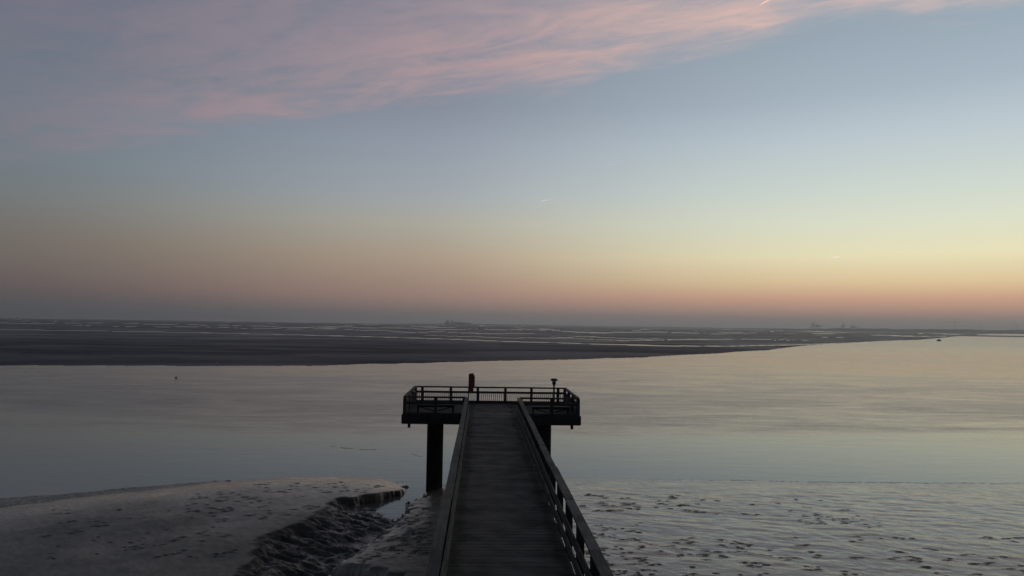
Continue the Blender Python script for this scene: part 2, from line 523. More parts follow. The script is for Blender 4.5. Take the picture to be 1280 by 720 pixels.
# ------------------------------------------------------------------ ground: one sheet from under the camera to the horizon
fine = np.linspace(R(-42), R(42), 1000)
coarse = np.linspace(R(42), R(318), 110)[1:-1]
AZ = np.concatenate([fine, coarse])
r_near = [0.6, 3, 7, 12, 17, 21]
r_mid = list(np.geomspace(23.5, 58, 420))
drops = np.arange(10.57 * F_PX / 58 - 0.5, 0.78, -0.5)
r_far = list(10.57 * F_PX / drops)
RR = np.array(r_near + r_mid + r_far)
RR = np.append(RR, [13000.0, 16600.0])
gx = CAM[0] + np.outer(RR, np.sin(AZ)); gy = CAM[1] + np.outer(RR, np.cos(AZ))
shape = gx.shape
X, Y = gx.ravel(), gy.ravel()
DIST = np.repeat(RR, len(AZ)); ANG = np.degrees(np.tile(AZ, len(RR)))
ANG = np.where(ANG > 180, ANG - 360, ANG)
H = np.full(X.shape, -0.8)
PIT = np.zeros(X.shape); FAR = np.zeros(X.shape); CUT = np.zeros(X.shape)

nearm = (DIST < 95)
x, y = X[nearm], Y[nearm]
G = ground_pt
left_water = [G(-60, 640, .1), G(0, 633, .1), G(80, 624, .1), G(180, 612, .1), G(290, 599, .1), G(360, 595, .1), G(440, 594.5, .1), G(480, 597, .1), G(507, 602, .3)]
lip = [G(507, 602, .5), G(499, 606, .6), G(486, 607, .7), G(470, 608, .8), G(452, 612, .8), G(438, 616, .8), G(424, 618, .8), G(410, 626, .8), G(404, 634, .8), G(388, 641, .8),
       G(372, 652, .8), G(350, 661, .8), G(331, 667, .8), G(318, 680, .8), G(308, 698, .8), G(300, 716, .8), (-10.8, 26.0), (-11.5, 20.0), (-12, -30), (-90, -30), (-90, 30)]
x_w = x + (fbm(x * 0.9, y * 0.9, 3, 5, 0.6) - 0.5) * 1.5
y_w = y + (fbm(x * 0.9 + 40, y * 0.9, 5, 5, 0.6) - 0.5) * 1.2
right_poly = [G(1500, 608, 0), G(1280, 605, 0), G(1150, 604, 0), G(1000, 602.5, 0), G(930, 601, 0), G(850, 600, 0), G(790, 598.5, 0), G(720, 598, 0), G(660, 602, 0), G(600, 608, .1),
              G(556, 612, .1), G(540, 617, .15), G(522, 627, .15), G(507, 638, .2), G(492, 650, .25), G(478, 664, .3), G(458, 677, .3), G(440, 689, .4), G(418, 701, .4), G(398, 712, .4),
              (-8.0, 28.0), (-8.6, 20.0), (-9, -30), (90, -30), (90, 40)]
dr = poly_sd(x + (x_w - x) * 0.35, y + (y_w - y) * 0.35, right_poly)
dr_ = dr
dl = poly_sd(x_w, y_w, left_water + lip[1:])
d_wat = line_d(x, y, left_water)
d_lip = line_d(x_w, y_w, lip[:16])
plateau = 0.04 + 0.05 * sstep(-14, -26, x) * sstep(0, 0.5, d_wat) + 0.72 * (1 - np.exp(-np.maximum(d_wat, 0) / 5.0))
plateau += (fbm(x * 0.25, y * 0.25, 11, 4) - 0.5) * 0.22
# creek bed rises towards the camera
bed = -0.42 + 0.50 * sstep(44.0, 37.5, y)
slump = fbm(x * 0.55 + 0.9 * y, y * 0.35 - 0.4 * x, 21, 4)
slump = slump * 0.75 + 0.25 * fbm(x * 1.2 + 1.9 * y, y * 0.7 - 0.8 * x, 23, 2)
wcut = 0.95 + 0.8 * slump * sstep(46.5, 44, y) + (1.4 + 3.6 * slump) * sstep(43.6, 40.2, y)
near_lip = (d_lip < np.maximum(d_wat, 0.0) * 1.2 + 0.6)
prof = np.where(dl > 0, 1.0, np.where(near_lip, 1 - 0.55 * sstep(0.0, 0.22, -dl / wcut) - 0.45 * sstep(0.12, 1.0, -dl / wcut), 1 - sstep(0, 0.35, -dl)))
hl = bed + (plateau - bed) * prof
hl = np.where((dl <= 0) & ~near_lip, -0.35 + (plateau + 0.35) * prof, hl)
hl = np.where(dr_ > 0, hl - 1.3 * sstep(-0.1, 1.0, dr_), hl)
band_cut = np.where((dl < 0.25) & near_lip, sstep(0.15, -0.15, dl), 0)
rid = 1.0 - np.abs(fbm(x * 0.55 + 1.0 * y, y * 0.32 - 0.3 * x, 31, 5, 0.58) - 0.5) * 3.0
hl += band_cut * (rid - 0.60) * (0.10 + 0.26 * sstep(43.5, 40, y)) * sstep(0.95, 0.5, prof) * sstep(-0.02, 0.15, prof)
# right-hand flat and the tongue of mud under the pier
shore_y = np.interp(x, [5, 13, 21, 37, 60], [50.0, 49.6, 49.3, 48.9, 48.5])
d_shore = np.maximum(shore_y - y, 0)
d_creek = line_d(x_w, y_w, [tuple(p) for p in right_poly[9:22]])
tongue = 0.34 * sstep(0, 0.30, d_creek) + 0.46 * (1 - np.exp(-d_creek / 1.6))
flat_r = 0.010 + 0.018 * d_shore + 0.05 * sstep(9, 24, x) * sstep(0, 0.35, d_shore)
kx = sstep(-1.5, 5.0, x)
hr = tongue * (1 - kx) + flat_r * kx
hr += (fbm(x * 0.3, y * 0.3, 41, 4) - 0.5) * 0.10 * sstep(0.3, 3.0, dr)
hr += (fbm(x * 0.8, y * 2.0 + 0.4 * x, 43, 4) - 0.5) * 0.06 * sstep(0.2, 6.0, dr)
# a side gully cuts into the tongue at the bottom of the picture
gully = line_d(x_w, y_w, [G(468, 738, .3), G(432, 728, .3), G(395, 723, .2), G(350, 728, .1)])
hr -= 0.75 * sstep(1.35, 0.3, gully)
hr = np.where(dr > 0, hr, -0.5)
band_cut = np.where(dr > 0, np.where(hl > hr, band_cut, sstep(1.0, 0.5, gully) * 0.9), band_cut)
hn = np.where(dr > 0, np.maximum(hr, np.where(near_lip & (dl < 0), hl, -9)), hl)
hn = np.where((dr <= 0) & (dl <= 0) & ~near_lip & (prof < 0.01), -0.6, hn)
# dark freshly cut rim along the two waterlines
rim_w = np.interp(x, [-40, -27, -21, -16.5], [2.6, 1.9, 0.9, 0.0]) * (0.95 + 0.5 * fbm(x * 0.7, y * 0, 33, 3))
rim = (dl <= 0) & (x < -16.5) & (y > 30) & (d_wat < rim_w)
hn = np.where(rim, np.maximum(hn, 0.05), hn)
rim2_w = (0.10 + 0.06 * sstep(20, 34, x)) * sstep(8, 20, x) * sstep(0.40, 0.60, fbm(x * 1.7, y * 0, 37, 5, 0.65) + 0.10 * sstep(16, 30, x))
rim2 = (dr <= 0) & (x > 9) & (y > 40) & (dr > -rim2_w)
hn = np.where(rim2, np.maximum(hn, 0.03), hn)
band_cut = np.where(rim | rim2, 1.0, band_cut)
# a thread of sand barely breaks the surface off the bank
bar = line_d(x, y + (fbm(x * 0.6, y * 0, 47, 3) - 0.5) * 1.2, [G(408, 558, 0), G(440, 561.5, 0), G(470, 563, 0), G(500, 565, 0), G(535, 571.5, 0)])
hn = np.maximum(hn, -0.05 + 0.09 * sstep(0.32, 0.0, bar) * sstep(0.35, 0.6, fbm(x * 0.8, y * 0.2, 49, 3)))
# scars, prints and bait holes pressed into the surface
pn = np.zeros(x.shape)
prs = random.Random(11)
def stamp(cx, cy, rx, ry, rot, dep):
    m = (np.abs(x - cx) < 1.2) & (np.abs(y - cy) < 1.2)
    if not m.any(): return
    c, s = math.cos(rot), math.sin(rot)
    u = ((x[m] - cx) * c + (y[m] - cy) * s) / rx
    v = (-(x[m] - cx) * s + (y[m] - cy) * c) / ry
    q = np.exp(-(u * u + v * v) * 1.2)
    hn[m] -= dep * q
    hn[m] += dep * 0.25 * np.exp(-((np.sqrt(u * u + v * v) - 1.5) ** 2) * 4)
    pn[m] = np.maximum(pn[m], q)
def prints(n, boxpx, size=(0.10, 0.20), dep=(0.05, 0.10), z=0.4):
    size = (size[0] * 0.5, size[1] * 0.52)
    for _ in range(int(n * 1.35)):
        px, py = prs.uniform(boxpx[0], boxpx[2]), prs.uniform(boxpx[1], boxpx[3])
        cx, cy = G(px, py, z)
        for k in range(prs.choice((1, 1, 2, 3))):
            stamp(cx + prs.gauss(0, 0.25) * (k > 0), cy + prs.gauss(0, 0.18) * (k > 0), prs.uniform(*size) * prs.uniform(1.3, 2.6), prs.uniform(*size) * 1.0,
                  prs.uniform(-0.4, 0.4), prs.uniform(*dep))
prints(28, (725, 610, 870, 636), (0.12, 0.22), (0.05, 0.09))
prints(12, (870, 618, 1060, 640), (0.10, 0.18), (0.04, 0.07))
prints(34, (735, 652, 800, 720), (0.08, 0.17), (0.05, 0.10))
prints(34, (790, 668, 960, 720), (0.09, 0.18), (0.05, 0.10))
prints(26, (1000, 640, 1100, 656), (0.08, 0.14), (0.04, 0.07))
prints(34, (960, 668, 1290, 722), (0.10, 0.22), (0.05, 0.10))
prints(40, (60, 630, 290, 700), (0.08, 0.16), (0.04, 0.09), .7)
prints(40, (230, 612, 400, 650), (0.10, 0.20), (0.04, 0.08), .7)
prints(30, (330, 598, 480, 614), (0.10, 0.2), (0.04, 0.08), .6)
prints(60, (495, 634, 545, 700), (0.08, 0.16), (0.06, 0.11), .5)
prints(26, (430, 676, 500, 708), (0.07, 0.14), (0.05, 0.09), .4)
track = [G(q[0], q[1], .35) for q in ((736, 660), (752, 668), (775, 671), (800, 674), (826, 681), (852, 684), (890, 689), (930, 688), (975, 697))]
for (xa, ya), (xb, yb) in zip(track[:-1], track[1:]):
    for k in range(7):
        f = k / 7
        stamp(xa + (xb - xa) * f + prs.gauss(0, 0.05), ya + (yb - ya) * f + prs.gauss(0, 0.06), 0.13, 0.05, prs.uniform(-0.4, 0.1), prs.uniform(0.01, 0.05))
# fine lumps
fu = x * 0.62 - y * 0.78; fv = x * 0.78 + y * 0.62
lump = fbm(fu * 0.9, fv * 2.2, 51, 4) - 0.5
rough_zone = 0.35 + 0.65 * sstep(0.45, 0.65, fbm(x * 0.16, y * 0.22, 61, 4))
rough_zone = np.maximum(rough_zone, sstep(41, 35, y))
rough_zone *= np.where(x > 3, sstep(46, 33, y) * 0.7 + 0.06, np.where(x > -7, 0.22, 0.22))
hn += np.where(hn > -0.05, lump * np.where(x > 3, 0.032, 0.085) * rough_zone * sstep(-0.02, 0.10, hn), 0)
H[nearm] = hn
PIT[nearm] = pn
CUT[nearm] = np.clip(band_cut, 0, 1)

# far flats
az_s = [-60, -42, -32.5, -26, -19.5, -12.2, -5, 2.4, 7.5, 12.3, 17.5, 21.6, 25.96, 28.5, 31.48, 32.89, 33.6, 34.4, 36, 39]
d_s = [150, 178, 192, 186, 180, 182, 194, 213, 231, 253, 305, 374, 581, 740, 967, 1323, 1800, 2600, 4600, 8800]
farm = DIST > 95
x, y, dd, aa = X[farm], Y[farm], DIST[farm], ANG[farm]
wob = (fbm(aa * 0.7, dd * 0, 71, 5) - 0.5) * 0.025 + (fbm(aa * 4, dd * 0, 73, 3) - 0.5) * 0.012 * sstep(-10, 20, aa)
ds = np.interp(aa, az_s, d_s, left=150, right=9e9) * (1 + wob)
hf = np.where(dd > ds, 0.03 + 0.20 * (1 - np.exp(-(dd - ds) / 60.0)), -0.6)
hf = np.where(dd > ds, hf + (fbm(x * 0.03, y * 0.05, 81, 5) - 0.5) * 0.12, hf)
# the long straight gut, and smaller ones behind it
gut = np.interp(aa, [-60, -32.6, -24, -15, -6, 2.4, 9, 14.7, 19, 23, 26], [800, 714, 660, 590, 520, 451, 425, 416, 440, 505, 600])
gw = np.interp(aa, [-33, -10, 10, 24], [12, 11, 9, 7]) * (0.75 + 0.6 * fbm(aa * 0.5, dd * 0, 85, 3))
hf = np.where((dd > ds), hf - 0.7 * sstep(1.15, 0.8, np.abs(dd - gut) / gw), hf)
for (k, off, wd, a0, a1, sd) in ((2, 150, 10, -6, 16, 93), (3, 420, 20, -30, 6, 95), (4, 240, 12, 4, 25, 97), (5, 900, 50, -42, 20, 99)):
    cd = gut + off + (fbm(aa * 0.35, dd * 0, sd, 4) - 0.5) * off * 0.9
    on = sstep(a0, a0 + 3, aa) * sstep(a1, a1 - 3, aa)
    ww = wd * (0.55 + 0.75 * fbm(aa * 0.8, dd * 0, sd + 1, 3))
    hf = np.where(dd > ds * 1.15, hf - 0.6 * on * sstep(1.2, 0.7, np.abs(dd - cd) / ww), hf)
net = np.abs(fbm(x / 420.0, y / 200.0, 103, 4, 0.5) - 0.5)
wet = sstep(0.012, 0.004, net) * sstep(1300, 2000, dd)
streak = sstep(0.64, 0.74, fbm(aa * 0.22 + 0.6 * fbm(aa * 0.5, np.log(dd) * 9, 111, 3), np.log(dd) * 30 + aa * 0.45, 109, 3, 0.45)) * sstep(20, 26, aa) * sstep(1.25, 1.5, dd / np.minimum(ds, 1e6))
pool = sstep(0.76, 0.82, fbm(x / 120.0, y / 200.0, 107, 4)) * sstep(800, 1100, dd)
hf = np.where(dd > ds * 1.2, hf - 0.55 * np.maximum(np.maximum(wet, pool * 0.9), streak), hf)
# outer bank: a thin low strip across the mouth on the right
bank = sstep(25, 27, aa) * sstep(1850, 2000, dd) * sstep(2900, 2500, dd) * 0.9
hf = np.where((bank > 0.02) & (dd > 1500), np.maximum(hf, -0.4 + 1.0 * bank), hf)
hf = np.where(dd > 9000, -0.8, hf)
H[farm] = hf
FAR[farm] = 1.0

n_az, n_r = len(AZ), len(RR)
idx = np.arange(n_r * n_az).reshape(n_r, n_az)
q = np.stack([idx[:-1, :], idx[1:, :], np.roll(idx, -1, 1)[1:, :], np.roll(idx, -1, 1)[:-1, :]], -1).reshape(-1, 4)
verts = np.stack([X, Y, H], -1)
ctr = len(verts)
verts = np.vstack([verts, [[CAM[0], CAM[1], H[0]]]])
tri = np.stack([np.full(n_az, ctr), idx[0], np.roll(idx[0], -1)], -1)
me = bpy.data.meshes.new('tidal_mudflat')
loops = np.concatenate([q.ravel(), tri.ravel()])
starts = np.concatenate([np.arange(len(q)) * 4, len(q) * 4 + np.arange(len(tri)) * 3])
me.vertices.add(len(verts)); me.loops.add(len(loops)); me.polygons.add(len(starts))
me.vertices.foreach_set('co', verts.ravel())
me.loops.foreach_set('vertex_index', loops.astype(np.int32))
me.polygons.foreach_set('loop_start', starts.astype(np.int32))
me.polygons.foreach_set('use_smooth', np.ones(len(starts), bool))
me.update(calc_edges=True)
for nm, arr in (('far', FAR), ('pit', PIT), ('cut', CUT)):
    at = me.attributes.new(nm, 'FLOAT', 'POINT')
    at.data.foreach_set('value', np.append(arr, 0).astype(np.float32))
me.materials.append(M['mud'])
ground = bpy.data.objects.new('tidal_mudflat', me)
COL.objects.link(ground)
set_props(ground, kind='structure')

wv, wf = [], []
for i, r in enumerate([0.0, 120, 1500, 16500]):
    for k in range(64):
        a = 2 * math.pi * k / 64
        wv.append((r * math.sin(a), r * math.cos(a), 0.0))
wm = MB()
wf = []
for i in range(3):
    for k in range(64):
        k2 = (k + 1) % 64
        wf.append((i * 64 + k, (i + 1) * 64 + k, (i + 1) * 64 + k2, i * 64 + k2) if i else (0, 64 + k, 64 + k2))
wm.add(wv, wf)
water = wm.build('water', M['water'])
set_props(water, kind='structure')

def ground_z(px, py):
    """height of the near ground at a world spot"""
    k = np.argmin((X - px) ** 2 + (Y - py) ** 2)
    return float(H[k])

# ------------------------------------------------------------------ walkway
DK = 5.3
walk = thing('pier_walkway', 'long straight plank walkway with wooden railings leading out to the platform', 'walkway', (0, 0, 0))
mb = MB()
yy = -26.0
while yy < 41.9:
    wd = 0.145
    z = DK + rng.uniform(-0.004, 0.004)
    mb.box(-1.36 + rng.uniform(-.01, .01), 1.36 + rng.uniform(-.01, .01), yy, yy + wd - 0.012 + rng.uniform(-.003, .003), z - 0.05, z, 0.0015)
    yy += wd
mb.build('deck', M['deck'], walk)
for sx in (-1.12, 1.12):
    MB().box(sx - 0.11, sx + 0.11, -26, 41.9, DK - 0.60, DK - 0.06).build('side_beam', M['beam'], walk)
for py_ in (20.0, -4.0):
    MB().box(-1.5, 1.5, py_ - 0.18, py_ + 0.18, DK - 0.95, DK - 0.605).build('cross_beam', M['beam'], walk)
    for sx in (-1.0, 1.0):
        MB().lathe([(0.2, -0.8), (0.2, DK - 0.955)], 16, (sx, py_)).build('pile', M['pile'], walk)

def walkway_railing(sgn):
    xr = 1.46 * sgn
    # the two lower boards on the inner face of the posts
    rails = MB()
    hand = MB()
    posts_y = [41.7 - 2.0 * k for k in range(34)]
    for a, b in zip(posts_y[:-1], posts_y[1:]):
        if rng.random() < 2:
            j = rng.uniform(-0.012, 0.012)
            rails.box(xr - sgn * 0.101 - 0.014, xr - sgn * 0.101 + 0.014, b + 0.004, a - 0.004, DK + 0.50 + j, DK + 0.74 + j, 0.004)
            j = rng.uniform(-0.012, 0.012)
            rails.box(xr - sgn * 0.101 - 0.014, xr - sgn * 0.101 + 0.014, b + 0.004, a - 0.004, DK + 0.08 + j, DK + 0.33 + j, 0.004)
    for a, b in zip(posts_y[:-2:2], posts_y[2::2]):
        j = rng.uniform(-0.008, 0.008); jx = rng.uniform(-0.012, 0.012)
        hand.box(xr - 0.105 + jx, xr + 0.105 + jx, b + 0.004, a - 0.004, DK + 1.055 + j, DK + 1.105 + j, 0.004)
    r = rails.build('railing', M['board'], walk)
    hand.build('handrail', M['rail'], r)
    p0 = None
    for k, py_ in enumerate(posts_y):
        if p0 is None:
            p0 = MB().box(xr - 0.08, xr + 0.08, -0.08, 0.08, DK - 0.35, DK + 1.048, 0.002).build('post', M['post'], r, (0, py_, 0))
        else:
            c = p0.copy(); COL.objects.link(c); c.parent = r; c.location = (0, py_, 0)
walkway_railing(-1); walkway_railing(1)

# ------------------------------------------------------------------ platform
PX0, PX1, PY0, PY1 = -5.08, 4.98, 42.0, 49.0
plat = thing('viewing_platform', 'square-ended railed wooden viewing platform on two thick piles at the pier end', 'platform', ((PX0 + PX1) / 2, 45.5, 0))
PO = (-(PX0 + PX1) / 2, -45.5, 0)
def pbuild(mb_, name, mat, parent=None):
    """world coordinates -> platform part"""
    if parent is None:
        return mb_.build(name, mat, plat, PO)
    return mb_.build(name, mat, parent)
mb = MB()
yy = PY0
while yy < PY1 - 0.05:
    z = DK + rng.uniform(-0.004, 0.004)
    xs = [PX0 + 0.06, -1.7 + rng.uniform(-.3, .3), 1.9 + rng.uniform(-.3, .3), PX1 - 0.06]
    for a, b in zip(xs[:-1], xs[1:]):
        mb.box(a + 0.003, b - 0.003, yy + 0.003, yy + 0.134, z - 0.05, z, 0.0012)
    yy += 0.145
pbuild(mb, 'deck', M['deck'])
for xa, xb in ((PX0, -1.56), (1.56, PX1)):
    pbuild(MB().box(xa, xb, PY0 - 0.09, PY0 - 0.005, DK - 0.45, DK + 0.09, 0.002), 'fascia_board', M['beam'])
pbuild(MB().box(PX0, PX1, PY1 + 0.005, PY1 + 0.09, DK - 0.45, DK + 0.06, 0.002), 'fascia_board', M['beam'])
for xx in (PX0 - 0.09, PX1 + 0.005):
    pbuild(MB().box(xx, xx + 0.085, PY0, PY1, DK - 0.45, DK + 0.06, 0.002), 'fascia_board', M['beam'])
for xx in (-3.45, -1.2, 0.95, 3.2):
    pbuild(MB().box(xx - 0.14, xx + 0.14, PY0 + 0.05, PY1 - 0.05, DK - 0.42, DK - 0.058), 'floor_beam', M['beam'])
pbuild(MB().box(PX0 + 0.1, PX1 - 0.1, 45.2, 45.8, DK - 0.62, DK - 0.425), 'cross_beam', M['beam'])
for xx in (-3.45, 3.2):
    pbuild(MB().lathe([(0.50, -0.8), (0.50, DK - 0.66), (0.53, DK - 0.655), (0.53, DK - 0.625)], 32, (xx, 45.5)), 'pile', M['pile'])
for xx in (PX0 + 0.34, PX1 - 0.42):
    for yv in (PY0 + 0.12, PY1 - 0.12):
        pbuild(MB().box(xx - 0.075, xx + 0.075, yv - 0.075, yv + 0.075, DK - 0.68, DK - 0.06), 'hanging_stub', M['beam'])

def rail_run(a, b, posts, infill, front=False):
    """a straight run of platform railing between points a and b; posts at the given fractions"""
    a, b = np.array(a, float), np.array(b, float)
    L = np.linalg.norm(b - a); d = (b - a) / L
    nrm = np.array((-d[1], d[0]))
    mb = MB()
    def rail(z0, wd, ht, off=0.0, e=0.0):
        p = a + nrm * off - d * e; q = b + nrm * off + d * e
        mb.bar((p[0], p[1], DK + z0), (q[0], q[1], DK + z0), wd, ht)
    rail(0.73, 0.06, 0.14)
    rail(0.12, 0.06, 0.12)
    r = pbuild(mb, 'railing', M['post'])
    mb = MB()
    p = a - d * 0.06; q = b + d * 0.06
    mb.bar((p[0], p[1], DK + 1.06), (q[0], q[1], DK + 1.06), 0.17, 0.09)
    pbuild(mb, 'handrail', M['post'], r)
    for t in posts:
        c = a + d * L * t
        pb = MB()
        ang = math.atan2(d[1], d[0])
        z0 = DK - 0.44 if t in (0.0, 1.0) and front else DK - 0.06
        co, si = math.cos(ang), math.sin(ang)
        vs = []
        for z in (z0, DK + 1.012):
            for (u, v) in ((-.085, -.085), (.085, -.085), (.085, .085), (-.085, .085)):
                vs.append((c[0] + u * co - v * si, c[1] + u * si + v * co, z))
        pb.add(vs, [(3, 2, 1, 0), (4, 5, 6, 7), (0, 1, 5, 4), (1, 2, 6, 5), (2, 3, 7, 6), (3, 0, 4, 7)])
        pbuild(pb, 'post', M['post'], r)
    if infill == 'boards':
        wb = MB()
        for z0, z1 in ((0.19, 0.40), (0.43, 0.655)):
            wb.bar((a[0], a[1], DK + (z0 + z1) / 2), (b[0], b[1], DK + (z0 + z1) / 2), 0.03, z1 - z0)
        pbuild(wb, 'board_panel', M['post'], r)
    elif infill:
        wb = MB()
        n = int(L / 0.135)
        for k in range(1, n):
            c = a + d * L * k / n
            wb.bar((c[0], c[1], DK + 0.16), (c[0], c[1], DK + 0.69), 0.034, 0.034)
        pbuild(wb, 'baluster_panel', M['baluster'], r)
    return r
e = 0.07
rail_run((PX0 + e, PY1 - e), (PX1 - e, PY1 - e), [0.0, 0.045, 0.235, 0.415, 0.60, 0.775, 0.955, 1.0], True)
rail_run((PX0 + e, PY0 + 0.07), (-1.62, PY0 + 0.07), [0.0, 0.52, 1.0], False, True)
rail_run((1.62, PY0 + 0.07), (PX1 - e, PY0 + 0.07), [0.0, 0.53, 1.0], False, True)
rail_run((PX0 + e, PY0 + 0.25), (PX0 + e, PY1 - 0.25), [0.02, 0.35, 0.68], 'boards')
rail_run((PX1 - e, PY0 + 0.25), (PX1 - e, PY1 - 0.25), [0.02, 0.35, 0.68], 'boards')

# ------------------------------------------------------------------ benches on the platform
def bench(name, label, cx, cy):
    t = thing(name, label, 'bench', (cx, cy, DK), 0.0, 'benches on the platform')
    mb = MB()
    for k in range(3):
        mb.box(-1.12, 1.12, -0.21 + k * 0.145, -0.21 + k * 0.145 + 0.13, 0.43, 0.475, 0.002)
    mb.build('seat', M['rail'], t)
    MB().box(-1.06, 1.06, -0.165, -0.125, 0.32, 0.428).build('apron', M['beam'], t)
    for sx in (-1.03, 0.0, 1.03):
        MB().box(sx - 0.05, sx + 0.05, -0.12, 0.16, 0.004, 0.428).build('leg', M['beam'], t)
    for sx in (-1, 1):
        MB().bar((sx * 0.95, 0.02, 0.32), (sx * 0.10, 0.02, 0.08), 0.05, 0.06).build('brace', M['beam'], t)
    return t
bench('bench', 'dark wooden bench behind the left front railing of the platform', -3.35, 43.75)
bench('bench', 'dark wooden bench behind the right front railing, near the lamp', 3.42, 43.3)

# ------------------------------------------------------------------ sign and lamp
t = thing('sign_post', 'narrow dark red board on a thin post where walkway meets platform', 'sign', (-1.40, 42.35, DK))
MB().lathe([(0.03, 0.004), (0.03, 1.62)], 12).build('pole', M['iron'], t)
sb = MB().box(-0.28, 0.28, -0.03, 0.03, 1.36, 2.40, 0.001).build('board', M['red'], t)
sb.location = (0.135, 0.20, 0); sb.rotation_euler = (0, 0, R(66))
ed = MB().box(-0.02, 0.02, -0.05, 0.05, 1.62, 2.28).build('edge_strip', M['sign_back'], sb)
ed.location = (0.31, -0.035, 0)

t = thing('lamp_post', 'slim unlit lamp post with flared head and flat cap on the platform', 'lamp', (4.05, 47.6, DK))
MB().lathe([(0.10, 0.004), (0.10, 0.03), (0.062, 0.05), (0.056, 1.34), (0.07, 1.36)], 20).build('pole', M['iron'], t)
hd = MB().lathe([(0.07, 1.362), (0.09, 1.40), (0.115, 1.48), (0.15, 1.56)], 20).build('lamp_head', M['iron'], t)
MB().lathe([(0.10, 1.562), (0.13, 1.645)], 20).build('lens', M['glass'], hd)
MB().lathe([(0.15, 1.648), (0.235, 1.67), (0.24, 1.74), (0.18, 1.79), (0.03, 1.81)], 24).build('cap', M['iron'], t)

# ------------------------------------------------------------------ stakes by the pile
def stake(label, px, py, z, h, tilt, weed):
    sx, sy = G(px, py, z)
    gz = ground_z(sx, sy)
    t = thing('mooring_stake', label, 'stake', (sx, sy, gz - 0.05), 0.3, 'stakes beside the left pile')
    t.rotation_euler = (0, tilt, 0)
    MB().tube([(0, 0, -0.25), (0.005, 0, h * 0.5), (0, 0, h)], [0.06, 0.055, 0.04], 10).build('stake', M['post'], t)
    wb = MB()
    for k in range(weed):
        a = k * 2.4
        r = 0.05 + 0.03 * (k % 3)
        zz = h * (0.15 + 0.7 * ((k * 37) % 10) / 10)
        wb.tube([(0.04 * math.cos(a), 0.04 * math.sin(a), zz), ((r + .07) * math.cos(a), (r + .07) * math.sin(a), zz + 0.02),
                 ((r + .13) * math.cos(a), (r + .13) * math.sin(a), zz - 0.12)], [0.018, 0.03, 0.012], 6)
    wb.build('seaweed', M['weed'], t)
stake('short stub of a stake at the water edge left of the pier pile', 520.5, 624.5, .15, 0.30, 0.05, 4)
stake('weed-hung leaning stake stub farther down the creek bank from the pile', 511.5, 630, .1, 0.36, -0.2, 12)

# ------------------------------------------------------------------ birds
def bird(name, label, cx, cy, z, rz, body, standing):
    t = thing(name, label, 'bird', (cx, cy, z), rz)
    b0 = 0.20 if standing else 0.03
    pr = [(-0.26, .012, .10), (-0.20, .04, .09), (-0.10, .09, .05), (0.02, .105, .03), (0.12, .085, .05), (0.18, .05, .11), (0.20, .042, .18), (0.235, .048, .24), (0.27, .040, .26), (0.30, .015, .255)]
    mb = MB(); mb.tube([(a, 0, b0 + c + 0.05) for a, r, c in pr], [r for a, r, c in pr], 12)
    mb.build('body', body, t)
    MB().tube([(0.30, 0, b0 + .305), (0.36, 0, b0 + .295)], [0.014, 0.004], 8).build('beak', M['beak'], t)
    if standing:
        for sy in (-0.035, 0.035):
            MB().tube([(0.02, sy, 0.0), (0.0, sy, 0.12), (0.02, sy, b0 + 0.02)], [0.008, 0.007, 0.01], 6).build('leg', M['beak'], t)
    return t
bx_, by_ = G(271, 454.2, 0.3)
zb = ground_z(bx_, by_)
bird('gull', 'tiny pale gull standing at the near edge of the far mudflat on the left', bx_, by_, max(zb, 0.0), 2.6, M['gull'], True)
bx_, by_ = G(220, 472.5, 0.0)
bird('duck', 'tiny dark water bird floating left of centre below the far mudflat', bx_, by_, -0.05, 0.4, M['duck'], False)

# ------------------------------------------------------------------ boat at the tip of the far flat
bx_, by_ = far_pt(1173.5, 905)
t = thing('small_boat', 'tiny dark boat lying at the thin tip of the far mudflat', 'boat', (bx_, by_, 0), R(20))
hullv, hullf = [], []
secs = [(-3.6, 1.0, 1.15), (-2.0, 1.25, 1.05), (0.0, 1.35, 1.05), (2.0, 1.1, 1.3), (3.3, 0.5, 1.7), (4.0, 0.06, 2.0)]
for sx, hw, hz in secs:
    hullv += [(sx, -hw, hz), (sx, -hw * 0.75, -0.15), (sx, hw * 0.75, -0.15), (sx, hw, hz)]
for i in range(len(secs) - 1):
    for k in range(4):
        k2 = (k + 1) % 4
        hullf.append((i * 4 + k, (i + 1) * 4 + k, (i + 1) * 4 + k2, i * 4 + k2))
hullf += [(0, 1, 2, 3), (23, 22, 21, 20)]
MB().add(hullv, hullf).build('hull', M['hull'], t)
t.scale = (0.8, 0.8, 0.72)
MB().box(-1.6, 0.6, -0.8, 0.8, 1.02, 2.6, 0.01).box(-1.75, 0.8, -0.92, 0.92, 2.602, 2.7).build('wheelhouse', M['hull'], t)

# ------------------------------------------------------------------ far shore, harbour, ship
def far_land(name, px0, px1, dist, hts, depth=180):
    """a low strip of land with an uneven tree line"""
    n = 90
    vs, fs = [], []
    for i in range(n + 1):
        px = px0 + (px1 - px0) * i / n
        for k, (dd_, f) in enumerate(((0, 0), (15, 0.75), (60, 1.0), (depth, 0.8), (depth + 20, 0))):
            xx, yy_ = far_pt(px, dist + dd_ + 60 * math.sin(i * 0.21))
            tt = i / n
            hh = np.interp(tt, np.linspace(0, 1, len(hts)), hts)
            hh *= 0.7 + 0.6 * float(fbm(np.array([i * 0.45]), np.array([k * 0.6]), 7 + int(dist), 4)[0])
            vs.append((xx, yy_, -0.5 if f == 0 else hh * f))
    for i in range(n):
        for k in range(4):
            fs.append((i * 5 + k, i * 5 + k + 1, (i + 1) * 5 + k + 1, (i + 1) * 5 + k))
    o = MB().add(vs, fs).build(name, M['shore'])
    return set_props(o, kind='structure')
far_land('far_shore', 960, 1420, 6500, [2, 14, 20, 22, 24, 26, 26, 28, 28, 30, 30])
